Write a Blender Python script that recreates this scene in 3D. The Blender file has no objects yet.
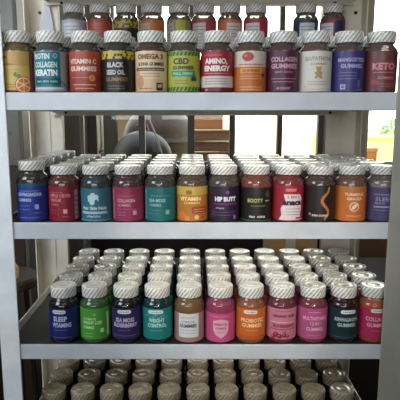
import bpy, bmesh, math, random
from mathutils import Vector, Matrix
random.seed(7)
SC = bpy.context.scene
C = SC.collection
PI = math.pi

# ------------------------------------------------------------ camera
cam_data = bpy.data.cameras.new('camera')
cam_data.sensor_width = 36
cam_data.lens = 510.7 / 400 * 36
cam_data.shift_x = (200 - 193.24) / 400
cam_data.clip_start = 0.02
cam = bpy.data.objects.new('camera', cam_data)
C.objects.link(cam)
cam.location = (0, 0, 1.45)
cam.rotation_euler = (PI / 2 - 0.1649, 0, 0)
SC.camera = cam

# ------------------------------------------------------------ world: hazy bright sky
W = bpy.data.worlds.new('sky')
SC.world = W
W.use_nodes = True
nt = W.node_tree
bg = nt.nodes['Background']
tc = nt.nodes.new('ShaderNodeTexCoord')
sx = nt.nodes.new('ShaderNodeSeparateXYZ')
rp = nt.nodes.new('ShaderNodeValToRGB')
nt.links.new(tc.outputs['Generated'], sx.inputs[0])
nt.links.new(sx.outputs['Z'], rp.inputs[0])
rp.color_ramp.elements[0].color = (1, .93, .78, 1)
rp.color_ramp.elements[1].color = (.85, .93, 1, 1)
rp.color_ramp.elements[1].position = .6
nt.links.new(rp.outputs[0], bg.inputs['Color'])
bg.inputs['Strength'].default_value = 7


def area(name, loc, target, size, energy, col):
    l = bpy.data.lights.new(name, 'AREA')
    l.shape = 'RECTANGLE'
    l.size, l.size_y = size
    l.energy = energy
    l.color = col
    o = bpy.data.objects.new(name, l)
    C.objects.link(o)
    o.location = loc
    o.rotation_euler = (Vector(target) - Vector(loc)).to_track_quat('-Z', 'Y').to_euler()
    return o


area('shopfront_daylight', (-.5, -3.1, 1.74), (0, 1, 1.5), (3.0, 1.0), 64, (.88, .94, 1))
area('added_left_fill', (-1.3, .1, 2.1), (-.3, 1.03, 1.35), (.8, .8), 18, (.80, .90, 1))  # added light to brighten the left post, no window there
area('ceiling_lamp', (.3, -.7, 2.8), (.1, 1, 1.2), (1.2, .25), 4, (1, .95, .85))
sp = bpy.data.lights.new('track_spotlight', 'SPOT')  # added spot to brighten the caps on the third shelf
sp.energy = 135
sp.color = (1, .93, .82)
sp.spot_size = math.radians(15)
sp.spot_blend = .85
sp.shadow_soft_size = .05
spo = bpy.data.objects.new('track_spotlight', sp)
C.objects.link(spo)
spo.location = (.45, -1.3, 2.12)
spo.rotation_euler = (Vector((.10, 1.1, 1.12)) - spo.location).to_track_quat('-Z', 'Y').to_euler()

SC.view_settings.view_transform = 'Standard'
SC.view_settings.look = 'None'
SC.view_settings.gamma = 1
SC.view_settings.exposure = 0
SC.view_settings.use_curve_mapping = False


# ------------------------------------------------------------ materials
def lin(c):
    r = []
    for v in c:
        v = v / 255
        r.append(v / 12.92 if v <= .04045 else ((v + .055) / 1.055) ** 2.4)
    return (*r, 1)


MC = {}


def mat(name, rgb, rough=.5, metal=0, noise=0, nscale=20, spec=.5):
    key = (name, tuple(rgb), rough)
    if key in MC:
        return MC[key]
    m = bpy.data.materials.new(name)
    m.use_nodes = True
    n = m.node_tree
    b = n.nodes['Principled BSDF']
    b.inputs['Base Color'].default_value = lin(rgb)
    b.inputs['Roughness'].default_value = rough
    b.inputs['Metallic'].default_value = metal
    b.inputs['Specular IOR Level'].default_value = spec
    if noise:
        t = n.nodes.new('ShaderNodeTexCoord')
        x = n.nodes.new('ShaderNodeTexNoise')
        x.inputs['Scale'].default_value = nscale
        x.inputs['Detail'].default_value = 5
        mx = n.nodes.new('ShaderNodeMix')
        mx.data_type = 'RGBA'
        c = lin(rgb)
        mx.inputs['A'].default_value = (c[0] * (1 - noise), c[1] * (1 - noise), c[2] * (1 - noise), 1)
        mx.inputs['B'].default_value = (min(1, c[0] * (1 + noise)), min(1, c[1] * (1 + noise)), min(1, c[2] * (1 + noise)), 1)
        n.links.new(t.outputs['Object'], x.inputs['Vector'])
        n.links.new(x.outputs['Fac'], mx.inputs['Factor'])
        n.links.new(mx.outputs['Result'], b.inputs['Base Color'])
        r = n.nodes.new('ShaderNodeMapRange')
        r.inputs['To Min'].default_value = max(0, rough - .1)
        r.inputs['To Max'].default_value = min(1, rough + .1)
        n.links.new(x.outputs['Fac'], r.inputs['Value'])
        n.links.new(r.outputs['Result'], b.inputs['Roughness'])
    MC[key] = m
    return m


def ink(rgb):
    g = .3 * rgb[0] + .59 * rgb[1] + .11 * rgb[2]
    return mat('printed_ink', tuple(int(v * .86 + g * .14) for v in rgb), .42)


def clear_plastic(rgb, clear=.6):
    key = ('pl', rgb, clear)
    if key in MC:
        return MC[key]
    m = bpy.data.materials.new('tinted_clear_plastic')
    m.use_nodes = True
    n = m.node_tree
    b = n.nodes['Principled BSDF']
    b.inputs['Base Color'].default_value = lin(rgb)
    b.inputs['Roughness'].default_value = .12
    b.inputs['Alpha'].default_value = 1
    tr = n.nodes.new('ShaderNodeBsdfTransparent')
    c = lin(rgb)
    tr.inputs['Color'].default_value = tuple(.35 + .65 * v for v in c[:3]) + (1,)
    mx = n.nodes.new('ShaderNodeMixShader')
    mx.inputs[0].default_value = clear
    gl = n.nodes.new('ShaderNodeBsdfGlossy')
    gl.inputs['Roughness'].default_value = .06
    fr = n.nodes.new('ShaderNodeFresnel')
    fr.inputs['IOR'].default_value = 1.5
    m2 = n.nodes.new('ShaderNodeMixShader')
    n.links.new(b.outputs[0], mx.inputs[1])
    n.links.new(tr.outputs[0], mx.inputs[2])
    n.links.new(fr.outputs[0], m2.inputs[0])
    n.links.new(mx.outputs[0], m2.inputs[1])
    n.links.new(gl.outputs[0], m2.inputs[2])
    n.links.new(m2.outputs[0], n.nodes['Material Output'].inputs[0])
    MC[key] = m
    return m


def cap_material(pale=(240, 236, 226), print_=(128, 131, 134)):
    m = bpy.data.materials.new('cap_with_printed_shrink_band')
    m.use_nodes = True
    n = m.node_tree
    L = n.links.new
    b = n.nodes['Principled BSDF']
    b.inputs['Roughness'].default_value = .3
    uv = n.nodes.new('ShaderNodeUVMap')
    s = n.nodes.new('ShaderNodeSeparateXYZ')
    L(uv.outputs[0], s.inputs[0])
    a = n.nodes.new('ShaderNodeMath'); a.operation = 'MULTIPLY_ADD'
    a.inputs[1].default_value = -.8
    L(s.outputs['Y'], a.inputs[0]); L(s.outputs['X'], a.inputs[2])
    k = n.nodes.new('ShaderNodeMath'); k.operation = 'MULTIPLY'; k.inputs[1].default_value = 1 / .0088
    L(a.outputs[0], k.inputs[0])
    f = n.nodes.new('ShaderNodeMath'); f.operation = 'FRACT'
    L(k.outputs[0], f.inputs[0])
    g = n.nodes.new('ShaderNodeMath'); g.operation = 'LESS_THAN'; g.inputs[1].default_value = .45
    L(f.outputs[0], g.inputs[0])
    no = n.nodes.new('ShaderNodeTexNoise'); no.inputs['Scale'].default_value = 520
    L(uv.outputs[0], no.inputs['Vector'])
    h = n.nodes.new('ShaderNodeMapRange')
    h.inputs['From Min'].default_value = .36; h.inputs['From Max'].default_value = .54
    L(no.outputs['Fac'], h.inputs['Value'])
    q = n.nodes.new('ShaderNodeMath'); q.operation = 'MULTIPLY'
    L(g.outputs[0], q.inputs[0]); L(h.outputs[0], q.inputs[1])
    mx = n.nodes.new('ShaderNodeMix'); mx.data_type = 'RGBA'
    mx.inputs['A'].default_value = lin(pale)
    mx.inputs['B'].default_value = lin(print_)
    L(q.outputs[0], mx.inputs['Factor'])
    L(mx.outputs['Result'], b.inputs['Base Color'])
    return m


def cap_top_material(lo=(236, 229, 212), hi=(248, 242, 226)):
    m = bpy.data.materials.new('cap_top_with_raised_marks')
    m.use_nodes = True
    n = m.node_tree
    L = n.links.new
    b = n.nodes['Principled BSDF']
    b.inputs['Roughness'].default_value = .2
    t = n.nodes.new('ShaderNodeTexCoord')
    no = n.nodes.new('ShaderNodeTexNoise'); no.inputs['Scale'].default_value = 60
    no.inputs['Detail'].default_value = 3
    L(t.outputs['Object'], no.inputs['Vector'])
    r = n.nodes.new('ShaderNodeValToRGB')
    r.color_ramp.elements[0].position = .42; r.color_ramp.elements[0].color = lin(lo)
    r.color_ramp.elements[1].position = .56; r.color_ramp.elements[1].color = lin(hi)
    L(no.outputs['Fac'], r.inputs[0]); L(r.outputs[0], b.inputs['Base Color'])
    bp = n.nodes.new('ShaderNodeBump'); bp.inputs['Strength'].default_value = .1; bp.inputs['Distance'].default_value = .001
    L(no.outputs['Fac'], bp.inputs['Height']); L(bp.outputs[0], b.inputs['Normal'])
    return m


def brushed(name, rgb, rough=.4):
    """painted sheet steel with faint vertical rub marks"""
    m = bpy.data.materials.new(name)
    m.use_nodes = True
    n = m.node_tree
    L = n.links.new
    b = n.nodes['Principled BSDF']
    b.inputs['Roughness'].default_value = rough
    t = n.nodes.new('ShaderNodeTexCoord')
    mp = n.nodes.new('ShaderNodeMapping'); mp.inputs['Scale'].default_value = (6, 6, 6)
    no = n.nodes.new('ShaderNodeTexNoise'); no.inputs['Scale'].default_value = 3; no.inputs['Detail'].default_value = 6
    L(t.outputs['Object'], mp.inputs[0]); L(mp.outputs[0], no.inputs['Vector'])
    r = n.nodes.new('ShaderNodeValToRGB')
    r.color_ramp.elements[0].position = .3; r.color_ramp.elements[0].color = lin(tuple(v * .93 for v in rgb))
    r.color_ramp.elements[1].position = .7; r.color_ramp.elements[1].color = lin(rgb)
    L(no.outputs['Fac'], r.inputs[0]); L(r.outputs[0], b.inputs['Base Color'])
    return m


def glass_pane():
    m = bpy.data.materials.new('window_glass')
    m.use_nodes = True
    n = m.node_tree
    gl = n.nodes.new('ShaderNodeBsdfGlossy'); gl.inputs['Roughness'].default_value = .02
    tr = n.nodes.new('ShaderNodeBsdfTransparent'); tr.inputs['Color'].default_value = (.93, .95, .94, 1)
    fr = n.nodes.new('ShaderNodeFresnel'); fr.inputs['IOR'].default_value = 1.35
    mx = n.nodes.new('ShaderNodeMixShader')
    n.links.new(fr.outputs[0], mx.inputs[0]); n.links.new(tr.outputs[0], mx.inputs[1]); n.links.new(gl.outputs[0], mx.inputs[2])
    n.links.new(mx.outputs[0], n.nodes['Material Output'].inputs[0])
    return m


CAP = cap_material()
CAPTOP = cap_top_material()
STEEL = brushed('white_painted_steel', (208, 213, 218), .32)
STEELB = brushed('beige_painted_steel', (244, 234, 214), .4)
LINER = mat('dark_shelf_liner', (40, 34, 30), .6, noise=.2, nscale=40)
GLASS = glass_pane()
DARK = mat('dark_metal', (38, 36, 34), .4, .3, noise=.2)


# ------------------------------------------------------------ mesh helpers
def obj(name, bm, mats, parent=None, smooth=False, loc=None):
    me = bpy.data.meshes.new(name)
    bm.normal_update()
    if smooth:
        for f in bm.faces:
            f.smooth = True
    bm.to_mesh(me)
    bm.free()
    for m in (mats if isinstance(mats, (list, tuple)) else [mats]):
        me.materials.append(m)
    o = bpy.data.objects.new(name, me)
    C.objects.link(o)
    if parent:
        o.parent = parent
    if loc:
        o.location = loc
    return o


def box(bm, x0, x1, y0, y1, z0, z1, mi=0, bev=0):
    r = bmesh.ops.create_cube(bm, size=1)
    vs = r['verts']
    for v in vs:
        v.co = Vector(((x0 + x1) / 2 + v.co.x * (x1 - x0), (y0 + y1) / 2 + v.co.y * (y1 - y0), (z0 + z1) / 2 + v.co.z * (z1 - z0)))
    fs = set(f for v in vs for f in v.link_faces)
    for f in fs:
        f.material_index = mi
    if bev:
        es = list(set(e for v in vs for e in v.link_edges))
        q = bmesh.ops.bevel(bm, geom=es, offset=bev, segments=2, affect='EDGES', profile=.5)
        for f in q['faces']:
            f.material_index = mi
    return vs


def lathe(bm, prof, seg=32, mi=0, cx=0, cy=0, uvl=None, close=True):
    rings = []
    for r, z in prof:
        if r < 1e-6:
            rings.append([bm.verts.new((cx, cy, z))])
        else:
            rings.append([bm.verts.new((cx + r * math.sin(2 * PI * i / seg), cy - r * math.cos(2 * PI * i / seg), z)) for i in range(seg)])
    for a, b in zip(rings, rings[1:]):
        for i in range(seg):
            j = (i + 1) % seg
            if len(a) == 1 and len(b) == 1:
                continue
            if len(a) == 1:
                vs = [a[0], b[j], b[i]]
            elif len(b) == 1:
                vs = [a[i], a[j], b[0]]
            else:
                vs = [a[i], a[j], b[j], b[i]]
            f = bm.faces.new(vs)
            f.material_index = mi
            if uvl is not None:
                R = .0275
                for lp in f.loops:
                    k = i if (lp.vert in (a[i] if len(a) > 1 else None, b[i] if len(b) > 1 else None)) else i + 1
                    lp[uvl].uv = (2 * PI * k / seg * R, lp.vert.co.z)


def tube(bm, pts, r, seg=8, mi=0):
    pts = [Vector(p) for p in pts]
    prev = None
    for i, p in enumerate(pts):
        d = (pts[min(i + 1, len(pts) - 1)] - pts[max(i - 1, 0)]).normalized()
        up = Vector((0, 0, 1)) if abs(d.z) < .9 else Vector((1, 0, 0))
        u = d.cross(up).normalized(); v = d.cross(u)
        ring = [bm.verts.new(p + r * (math.cos(2 * PI * k / seg) * u + math.sin(2 * PI * k / seg) * v)) for k in range(seg)]
        if prev:
            for k in range(seg):
                f = bm.faces.new([prev[k], prev[(k + 1) % seg], ring[(k + 1) % seg], ring[k]])
                f.material_index = mi
        else:
            bm.faces.new(ring).material_index = mi
        prev = ring
    bm.faces.new(list(reversed(prev))).material_index = mi


def tag(o, label, cat, group=None, kind=None):
    o['label'] = label
    o['category'] = cat
    if group:
        o['group'] = group
    if kind:
        o['kind'] = kind
    return o


def empty(name, loc=(0, 0, 0)):
    o = bpy.data.objects.new(name, None)
    o.empty_display_size = .05
    C.objects.link(o)
    o.location = loc
    return o


def struct(name, bm, m, **k):
    o = obj(name, bm, m, **k)
    o['kind'] = 'structure'
    return o


# ------------------------------------------------------------ room
F = 1.033           # plane of the rack's front edges
XL, XR = -.3716, .4025
YW = 3.5            # back wall

bm = bmesh.new(); box(bm, -2.6, 2.6, -3.6, YW + .15, -.1, 0)
struct('floor', bm, mat('grey_tile_floor', (92, 86, 80), .4, noise=.15, nscale=4))
bm = bmesh.new(); box(bm, -2.6, 2.6, -3.6, YW + .15, 2.9, 3.0)
struct('ceiling', bm, mat('ceiling_paint', (188, 184, 176), .8, noise=.05))
bm = bmesh.new(); box(bm, -2.7, -2.6, -3.6, YW + .15, 0, 2.9)
struct('wall_left', bm, mat('wall_paint', (120, 112, 102), .8, noise=.08))
bm = bmesh.new(); box(bm, 2.6, 2.7, -3.6, YW + .15, 0, 2.9)
struct('wall_right', bm, mat('wall_paint', (120, 112, 102), .8, noise=.08))
bm = bmesh.new(); box(bm, -2.6, 2.6, -3.7, -3.6, 0, 2.9)
struct('wall_front', bm, mat('wall_paint', (120, 112, 102), .8, noise=.08))

bm = bmesh.new(); box(bm, -2.3, 2.3, -1.05, -.95, 0, 1.38, bev=.005)  # added out of view to keep daylight off the bottom shelf
struct('light_blocker', bm, mat('light_blocker_laminate', (110, 104, 96), .6, noise=.08))

# back wall with a row of windows, a small high window at the left, and a glazed door at the right
SILL, HEAD = 1.10, 2.5
bm = bmesh.new()
WX0, WX1 = -.72, .89
box(bm, -2.6, -1.30, YW, YW + .15, 0, 2.9)
box(bm, -1.30, -1.18, YW, YW + .15, 0, 2.0)
box(bm, -1.30, -1.18, YW, YW + .15, 2.19, 2.9)
box(bm, -1.18, WX0, YW, YW + .15, 0, 2.9)
box(bm, WX0, WX1, YW, YW + .15, HEAD, 2.9)
box(bm, 2.3, 2.6, YW, YW + .15, 0, 2.9)
box(bm, WX1, 2.3, YW, YW + .15, 2.6, 2.9)
struct('wall_back', bm, mat('back_wall_paint', (150, 144, 132), .7, noise=.08))
bm = bmesh.new(); box(bm, WX0, WX1, YW, YW + .15, 0, SILL)
struct('wall_under_window', bm, mat('dark_wood_panelling', (44, 34, 28), .6, noise=.3, nscale=6))
bm = bmesh.new(); box(bm, WX1, 1.17, YW, YW + .15, 0, 2.6)
struct('wall_pillar', bm, mat('pillar_paint', (186, 172, 150), .7, noise=.06))

wf = mat('window_frame_paint', (92, 84, 76), .5, noise=.15)
mull = [-.69, -.352, -.015, .268, .593, .873]
MW = [.03, .021, .024, .019, .017, .02]
bm = bmesh.new()
for i, x in enumerate(mull):
    w = MW[i]
    box(bm, x - w, x + w, YW + .02, YW + .08, SILL + .03, HEAD - .03, bev=.003)
box(bm, WX0, WX1, YW + .02, YW + .08, SILL, SILL + .03)
box(bm, WX0, WX1, YW + .02, YW + .08, HEAD - .03, HEAD)
struct('window_1', bm, wf)
bm = bmesh.new(); box(bm, WX0 + .01, WX1 - .01, YW + .045, YW + .051, SILL + .01, HEAD - .01)
g = struct('window_1_glass', bm, GLASS)
bm = bmesh.new()
for a in ((-1.30, -1.285, 2.0, 2.19), (-1.195, -1.18, 2.0, 2.19), (-1.285, -1.195, 2.0, 2.012), (-1.285, -1.195, 2.178, 2.19)):
    box(bm, a[0], a[1], YW + .02, YW + .08, a[2], a[3])
struct('window_2', bm, mat('pale_frame_paint', (200, 196, 184), .5))
bm = bmesh.new(); box(bm, -1.287, -1.193, YW + .045, YW + .05, 2.01, 2.18)
struct('window_2_glass', bm, GLASS)
bm = bmesh.new(); box(bm, 1.17, 2.3, YW, YW + .15, 0, SILL)
struct('wall_panel', bm, mat('tan_wood_panelling', (128, 98, 68), .6, noise=.25, nscale=5))
bm = bmesh.new()
for a in ((1.17, 1.20, SILL, 2.6), (2.24, 2.3, SILL, 2.6), (1.20, 2.24, 2.55, 2.6), (1.20, 2.24, SILL, SILL + .03)):
    box(bm, a[0], a[1], YW + .03, YW + .09, a[2], a[3], bev=.004)
struct('window_3', bm, mat('pale_frame_paint', (200, 196, 184), .5))
bm = bmesh.new(); box(bm, 1.195, 2.245, YW + .055, YW + .062, SILL + .02, 2.56)
struct('window_3_glass', bm, GLASS)

# outside
bm = bmesh.new(); box(bm, -30, 30, YW + .16, 60, -.15, -.05)
struct('ground', bm, mat('dry_grass', (186, 176, 128), .9, noise=.25, nscale=.8))
bm = bmesh.new(); box(bm, 2.2, 7.5, 10, 10.3, -.05, 1.0)
box(bm, 2.15, 7.55, 9.95, 10.35, 1.0, 1.06)
struct('garden_wall', bm, mat('sunlit_yellow_render', (206, 190, 120), .9, noise=.3, nscale=3))

bm = bmesh.new(); box(bm, -1.6, -.04, 6.6, 6.8, -.05, 1.50)
box(bm, -1.65, 0, 6.55, 6.85, 1.50, 1.54)
struct('yard_wall', bm, mat('brown_boarding', (76, 58, 40), .85, noise=.3, nscale=4))

# ------------------------------------------------------------ the rack
rack = empty('display_rack', (0, F, 0))
tag(rack, 'white painted steel shelving rack filled with rows of gummy bottles', 'shelving rack')
YB = 1.475
SH = {0: 1.79, 1: 1.4937, 2: 1.2307, 3: .9625, 4: .699, 5: .435}
PL, PR = XL - .03, XR + .036


def rel(o):
    o.parent = rack
    o.matrix_parent_inverse = Matrix.Translation((0, -F, 0))
    return o


for k, z in SH.items():
    bm = bmesh.new()
    lip = .0345 if k < 3 else .0325
    # pan
    box(bm, PL, PR, F, YB, z - .004, z - .001, 0)
    # front lip: folded steel channel with a rolled top edge
    box(bm, XL - .001, XR + .001, F - .002, F + .003, z - lip, z + .0005, 0, .0012)
    box(bm, XL, XR, F + .003, F + .014, z - lip, z - lip + .002, 0)
    # stiffening rib under the pan and hanging rear lip
    box(bm, PL, PR, YB - .004, YB, z - .045, z + .01, 1, .001)
    box(bm, PL, PR, YB - .02, YB - .004, z - .045, z - .043, 1)
    # raised side flanges
    for x in (PL, PR - .002):
        box(bm, x, x + .002, F + .004, YB - .004, z - .034, z + (.018 if k >= (3 if x < 0 else 4) else .004), 1)
    s = rel(obj('shelf', bm, [STEEL, STEELB]))
    bm = bmesh.new(); box(bm, PL + .003, PR - .003, F + .004, YB - .005, z - .001, z, 0)
    l = obj('shelf_liner', bm, LINER); l.parent = s
    l['label'] = 'dark shelf liner'
    for x in (PL + .04, PR - .05):
        bm = bmesh.new()
        bmesh.ops.create_cone(bm, cap_ends=True, segments=12, radius1=.004, radius2=.003, depth=.004)
        bmesh.ops.rotate(bm, verts=bm.verts, matrix=Matrix.Rotation(PI / 2, 3, 'X'))
        w = obj('screw', bm, DARK, loc=(x, YB - .007, z - .037)); w.parent = s

# front posts (angle section), rear posts
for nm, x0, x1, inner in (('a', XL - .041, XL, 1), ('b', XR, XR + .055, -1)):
    bm = bmesh.new()
    box(bm, x0, x1, F - .006, F - .001, 0.0, 2.1, 0, .0012)
    if inner == 1:
        box(bm, x0, x0 + .003, F - .001, F + .05, 0.0, 2.1, 0)
    else:
        box(bm, x1 - .003, x1, F - .001, F + .04, 0.0, 2.1, 0)
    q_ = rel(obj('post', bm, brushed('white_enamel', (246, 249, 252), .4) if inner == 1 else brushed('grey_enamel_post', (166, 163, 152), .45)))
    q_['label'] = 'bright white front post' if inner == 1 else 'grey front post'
for x0, x1 in ((-.455, XL - .002), (XR - .022, .468)):
    bm = bmesh.new()
    box(bm, x0, x1, YB + .001, YB + .005, 0, 2.1, 0, .001)
    xo = x0 if x0 < 0 else x1 - .003
    box(bm, xo, xo + .003, YB - .045, YB + .001, 0, 2.1, 0)
    # pressed rib
    xm = (x0 + x1) / 2
    box(bm, xm - .006, xm + .006, YB - .002, YB + .001, 0, 2.1, 0, .001)
    p = rel(obj('rear_post', bm, STEELB))
    for z in (1.466, 1.728, 1.2, .935):
        bm = bmesh.new()
        bmesh.ops.create_cone(bm, cap_ends=True, segments=12, radius1=.0045, radius2=.0045, depth=.002)
        bmesh.ops.rotate(bm, verts=bm.verts, matrix=Matrix.Rotation(PI / 2, 3, 'X'))
        w = obj('bolt_hole', bm, DARK, loc=(x0 + .032 if x0 < 0 else x1 - .02, YB - .002, z)); w.parent = p
# white triangular plate on the rear left post, under the top shelf
bm = bmesh.new()
tri = [(-.398, 1.77), (-.432, 1.655), (-.380, 1.655)]
a = [bm.verts.new((x, YB - .008, z)) for x, z in tri]
b = [bm.verts.new((x, YB - .004, z)) for x, z in tri]
bm.faces.new([a[0], a[1], a[2]]); bm.faces.new([b[2], b[1], b[0]])
for i in range(3):
    j = (i + 1) % 3
    bm.faces.new([a[j], a[i], b[i], b[j]])
rel(obj('triangle_plate', bm, STEEL))

# ------------------------------------------------------------ bottle geometry
R = .0326
BODY = [(0, .0015), (.024, .0015), (.027, 0), (.0305, .001), (.0322, .004), (R, .008), (R, .078), (.0318, .0825), (.0295, .087), (.0262, .0905), (.0243, .0925), (.0238, .0995), (0, .0995)]


def body_bm():
    bm = bmesh.new(); lathe(bm, BODY, 40); return bm


def cap_bm():
    bm = bmesh.new()
    uvl = bm.loops.layers.uv.new('UVMap')
    lathe(bm, [(.0240, .0975), (.0270, .0975), (.0272, .1005), (.0268, .1012), (.0274, .1020), (.0275, .1170), (.0268, .1187)], 40, 0, uvl=uvl)
    lathe(bm, [(.0268, .1187), (.0258, .1197), (.0242, .1197), (.0236, .1190), (.0150, .1190), (.0146, .1193), (.0110, .1193), (.0106, .1190), (0, .1190)], 40, 1, uvl=uvl)
    bmesh.ops.remove_doubles(bm, verts=bm.verts, dist=1e-6)
    return bm


def gummies_bm(top, seed):
    rnd = random.Random(seed)
    bm = bmesh.new()
    lathe(bm, [(0, .003), (.027, .003), (.0285, .01), (.0285, .07), (.026, top - .008), (.012, top - .005), (0, top - .005)], 16)
    for k in range(46):
        z = rnd.uniform(.066, top - .003)
        rmax = .0275 if z < .08 else .0275 - (z - .08) * .55
        a = rnd.uniform(0, 2 * PI)
        rr = rmax * rnd.uniform(.82, .93)
        q = bmesh.ops.create_icosphere(bm, subdivisions=1, radius=rnd.uniform(.0042, .0058))
        M = Matrix.Translation((rr * math.cos(a), rr * math.sin(a), z)) @ Matrix.Rotation(rnd.uniform(0, 3), 4, 'X') @ Matrix.Diagonal((1, .8, .7, 1))
        bmesh.ops.transform(bm, matrix=M, verts=q['verts'])
    lim = .0308
    for v in bm.verts:
        m_ = lim if v.co.z < .08 else max(.021, lim - (v.co.z - .08) * .75)
        h = math.hypot(v.co.x, v.co.y)
        if h > m_:
            v.co.x *= m_ / h; v.co.y *= m_ / h
        v.co.z = min(v.co.z, .0975)
    return bm


TM = {}


def text_mesh(s, bold):
    key = (s, bold)
    if key in TM:
        return TM[key]
    cu = bpy.data.curves.new('lettering', 'FONT')
    cu.body = s
    cu.size = 1
    cu.resolution_u = 2
    cu.offset = bold
    cu.align_x = 'LEFT'
    o = bpy.data.objects.new('lettering', cu)
    C.objects.link(o)
    dg = bpy.context.evaluated_depsgraph_get()
    dg.update()
    me = bpy.data.meshes.new_from_object(o.evaluated_get(dg))
    vs = [(v.co.x, v.co.y) for v in me.vertices]
    fs = [list(p.vertices) for p in me.polygons]
    bpy.data.objects.remove(o)
    bpy.data.curves.remove(cu)
    bpy.data.meshes.remove(me)
    TM[key] = (vs, fs)
    return TM[key]


class Label:
    """A printed paper label bent round the bottle. Sizes in mm on the flat label:
    u from the middle of the front, v up from the bottle's base."""

    def __init__(s, base, z0=9, z1=77, u0=-78, u1=78):
        s.v = []; s.f = []; s.m = []; s.mats = []
        s.z0, s.z1 = z0, z1
        s.lay = 0
        s.rect(u0, u1, z0, z1, base)

    def mi(s, rgb):
        m = ink(tuple(rgb))
        if m not in s.mats:
            s.mats.append(m)
        return s.mats.index(m)

    def put(s, u, v, r):
        t = u / 1000 / R
        v = max(v, 1.0)
        return (r * math.sin(t), -r * math.cos(t), v / 1000)

    def rad(s):
        s.lay += 1
        return R + .00015 + .00007 * s.lay

    def rect(s, u0, u1, v0, v1, rgb):
        r = s.rad(); mi = s.mi(rgb)
        n = max(1, int(math.ceil((u1 - u0) / 2.5)))
        b = len(s.v)
        for i in range(n + 1):
            u = u0 + (u1 - u0) * i / n
            s.v += [s.put(u, v0, r), s.put(u, v1, r)]
        for i in range(n):
            s.f.append([b + 2 * i, b + 2 * i + 2, b + 2 * i + 3, b + 2 * i + 1]); s.m.append(mi)

    def poly(s, pts, rgb):
        """filled outline; wide ones are cut into rows and columns so that they follow the curve"""
        if max(p[0] for p in pts) - min(p[0] for p in pts) > 5:
            return s.slab(pts, rgb)
        r = s.rad(); mi = s.mi(rgb)
        cu = sum(p[0] for p in pts) / len(pts); cv = sum(p[1] for p in pts) / len(pts)
        b = len(s.v)
        s.v.append(s.put(cu, cv, r))
        for k in (.5, 1):
            s.v += [s.put(cu + (p[0] - cu) * k, cv + (p[1] - cv) * k, r) for p in pts]
        n = len(pts)
        for i in range(n):
            j = (i + 1) % n
            s.f.append([b, b + 1 + i, b + 1 + j]); s.m.append(mi)
            s.f.append([b + 1 + i, b + 1 + n + i, b + 1 + n + j, b + 1 + j]); s.m.append(mi)

    def slab(s, pts, rgb):
        r = s.rad(); mi = s.mi(rgb)
        v0 = min(p[1] for p in pts); v1 = max(p[1] for p in pts)
        nr = max(6, int((v1 - v0) / 1.2))
        vs = sorted(set([v0 + (v1 - v0) * (i + .0) / nr for i in range(nr + 1)]))
        rows = []
        for v in vs:
            q = min(max(v, v0 + 1e-4), v1 - 1e-4)
            xs = []
            for a, b in zip(pts, pts[1:] + pts[:1]):
                if (a[1] - q) * (b[1] - q) < 0:
                    xs.append(a[0] + (b[0] - a[0]) * (q - a[1]) / (b[1] - a[1]))
            if len(xs) >= 2:
                rows.append((v, min(xs), max(xs)))
        nc = max(1, int(math.ceil((max(p[0] for p in pts) - min(p[0] for p in pts)) / 2.5)))
        b = len(s.v)
        for v, x0, x1 in rows:
            s.v += [s.put(x0 + (x1 - x0) * k / nc, v, r) for k in range(nc + 1)]
        for i in range(len(rows) - 1):
            for k in range(nc):
                a = b + i * (nc + 1) + k
                s.f.append([a, a + 1, a + nc + 2, a + nc + 1]); s.m.append(mi)

    def disc(s, u, v, ru, rgb, rv=None, n=20, a0=0, a1=360):
        rv = rv or ru
        pts = [(u + ru * math.cos(math.radians(a0 + (a1 - a0) * i / n)), v + rv * math.sin(math.radians(a0 + (a1 - a0) * i / n))) for i in range(n)]
        s.poly(pts, rgb)

    def text(s, t, u, v, w, h, rgb, bold=.02):
        """text whose box is w wide, h tall (capitals), centred on u, with its base line at v"""
        r = s.rad(); mi = s.mi(rgb)
        vs, fs = text_mesh(t, bold + .012)
        if not vs:
            return
        x0 = min(p[0] for p in vs); x1 = max(p[0] for p in vs)
        k = w / (x1 - x0)
        b = len(s.v)
        tb = bmesh.new()
        tv = [tb.verts.new((u - w / 2 + (x - x0) * k, v + y / .70 * h, 0)) for x, y in vs]
        for f in fs:
            try:
                tb.faces.new([tv[i] for i in f])
            except ValueError:
                pass
        c = u - w / 2 + 1.5
        while c < u + w / 2:
            bmesh.ops.bisect_plane(tb, geom=tb.verts[:] + tb.edges[:] + tb.faces[:], plane_co=(c, 0, 0), plane_no=(1, 0, 0))
            c += 2.2
        tb.verts.index_update()
        for q in tb.verts:
            s.v.append(s.put(q.co.x, q.co.y, r + .00004))
        for f in tb.faces:
            s.f.append([b + q.index for q in f.verts]); s.m.append(mi)
        tb.free()

    def lines(s, u0, u1, vs, rgb, h=.9):
        for v in vs:
            # a row of small print: broken dashes
            u = u0
            i = 0
            while u < u1 - .5:
                w = (2.6, 4.2, 3.3, 5.1)[i % 4]
                s.rect(u, min(u1, u + w), v, v + h, rgb)
                s.lay -= 1
                u += w + .9
                i += 1
            s.lay += 1

    def build(s):
        me = bpy.data.meshes.new('paper_label')
        me.from_pydata(s.v, [], s.f)
        for p, m in zip(me.polygons, s.m):
            p.material_index = m
            p.use_smooth = True
        for m in s.mats:
            me.materials.append(m)
        return me


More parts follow.
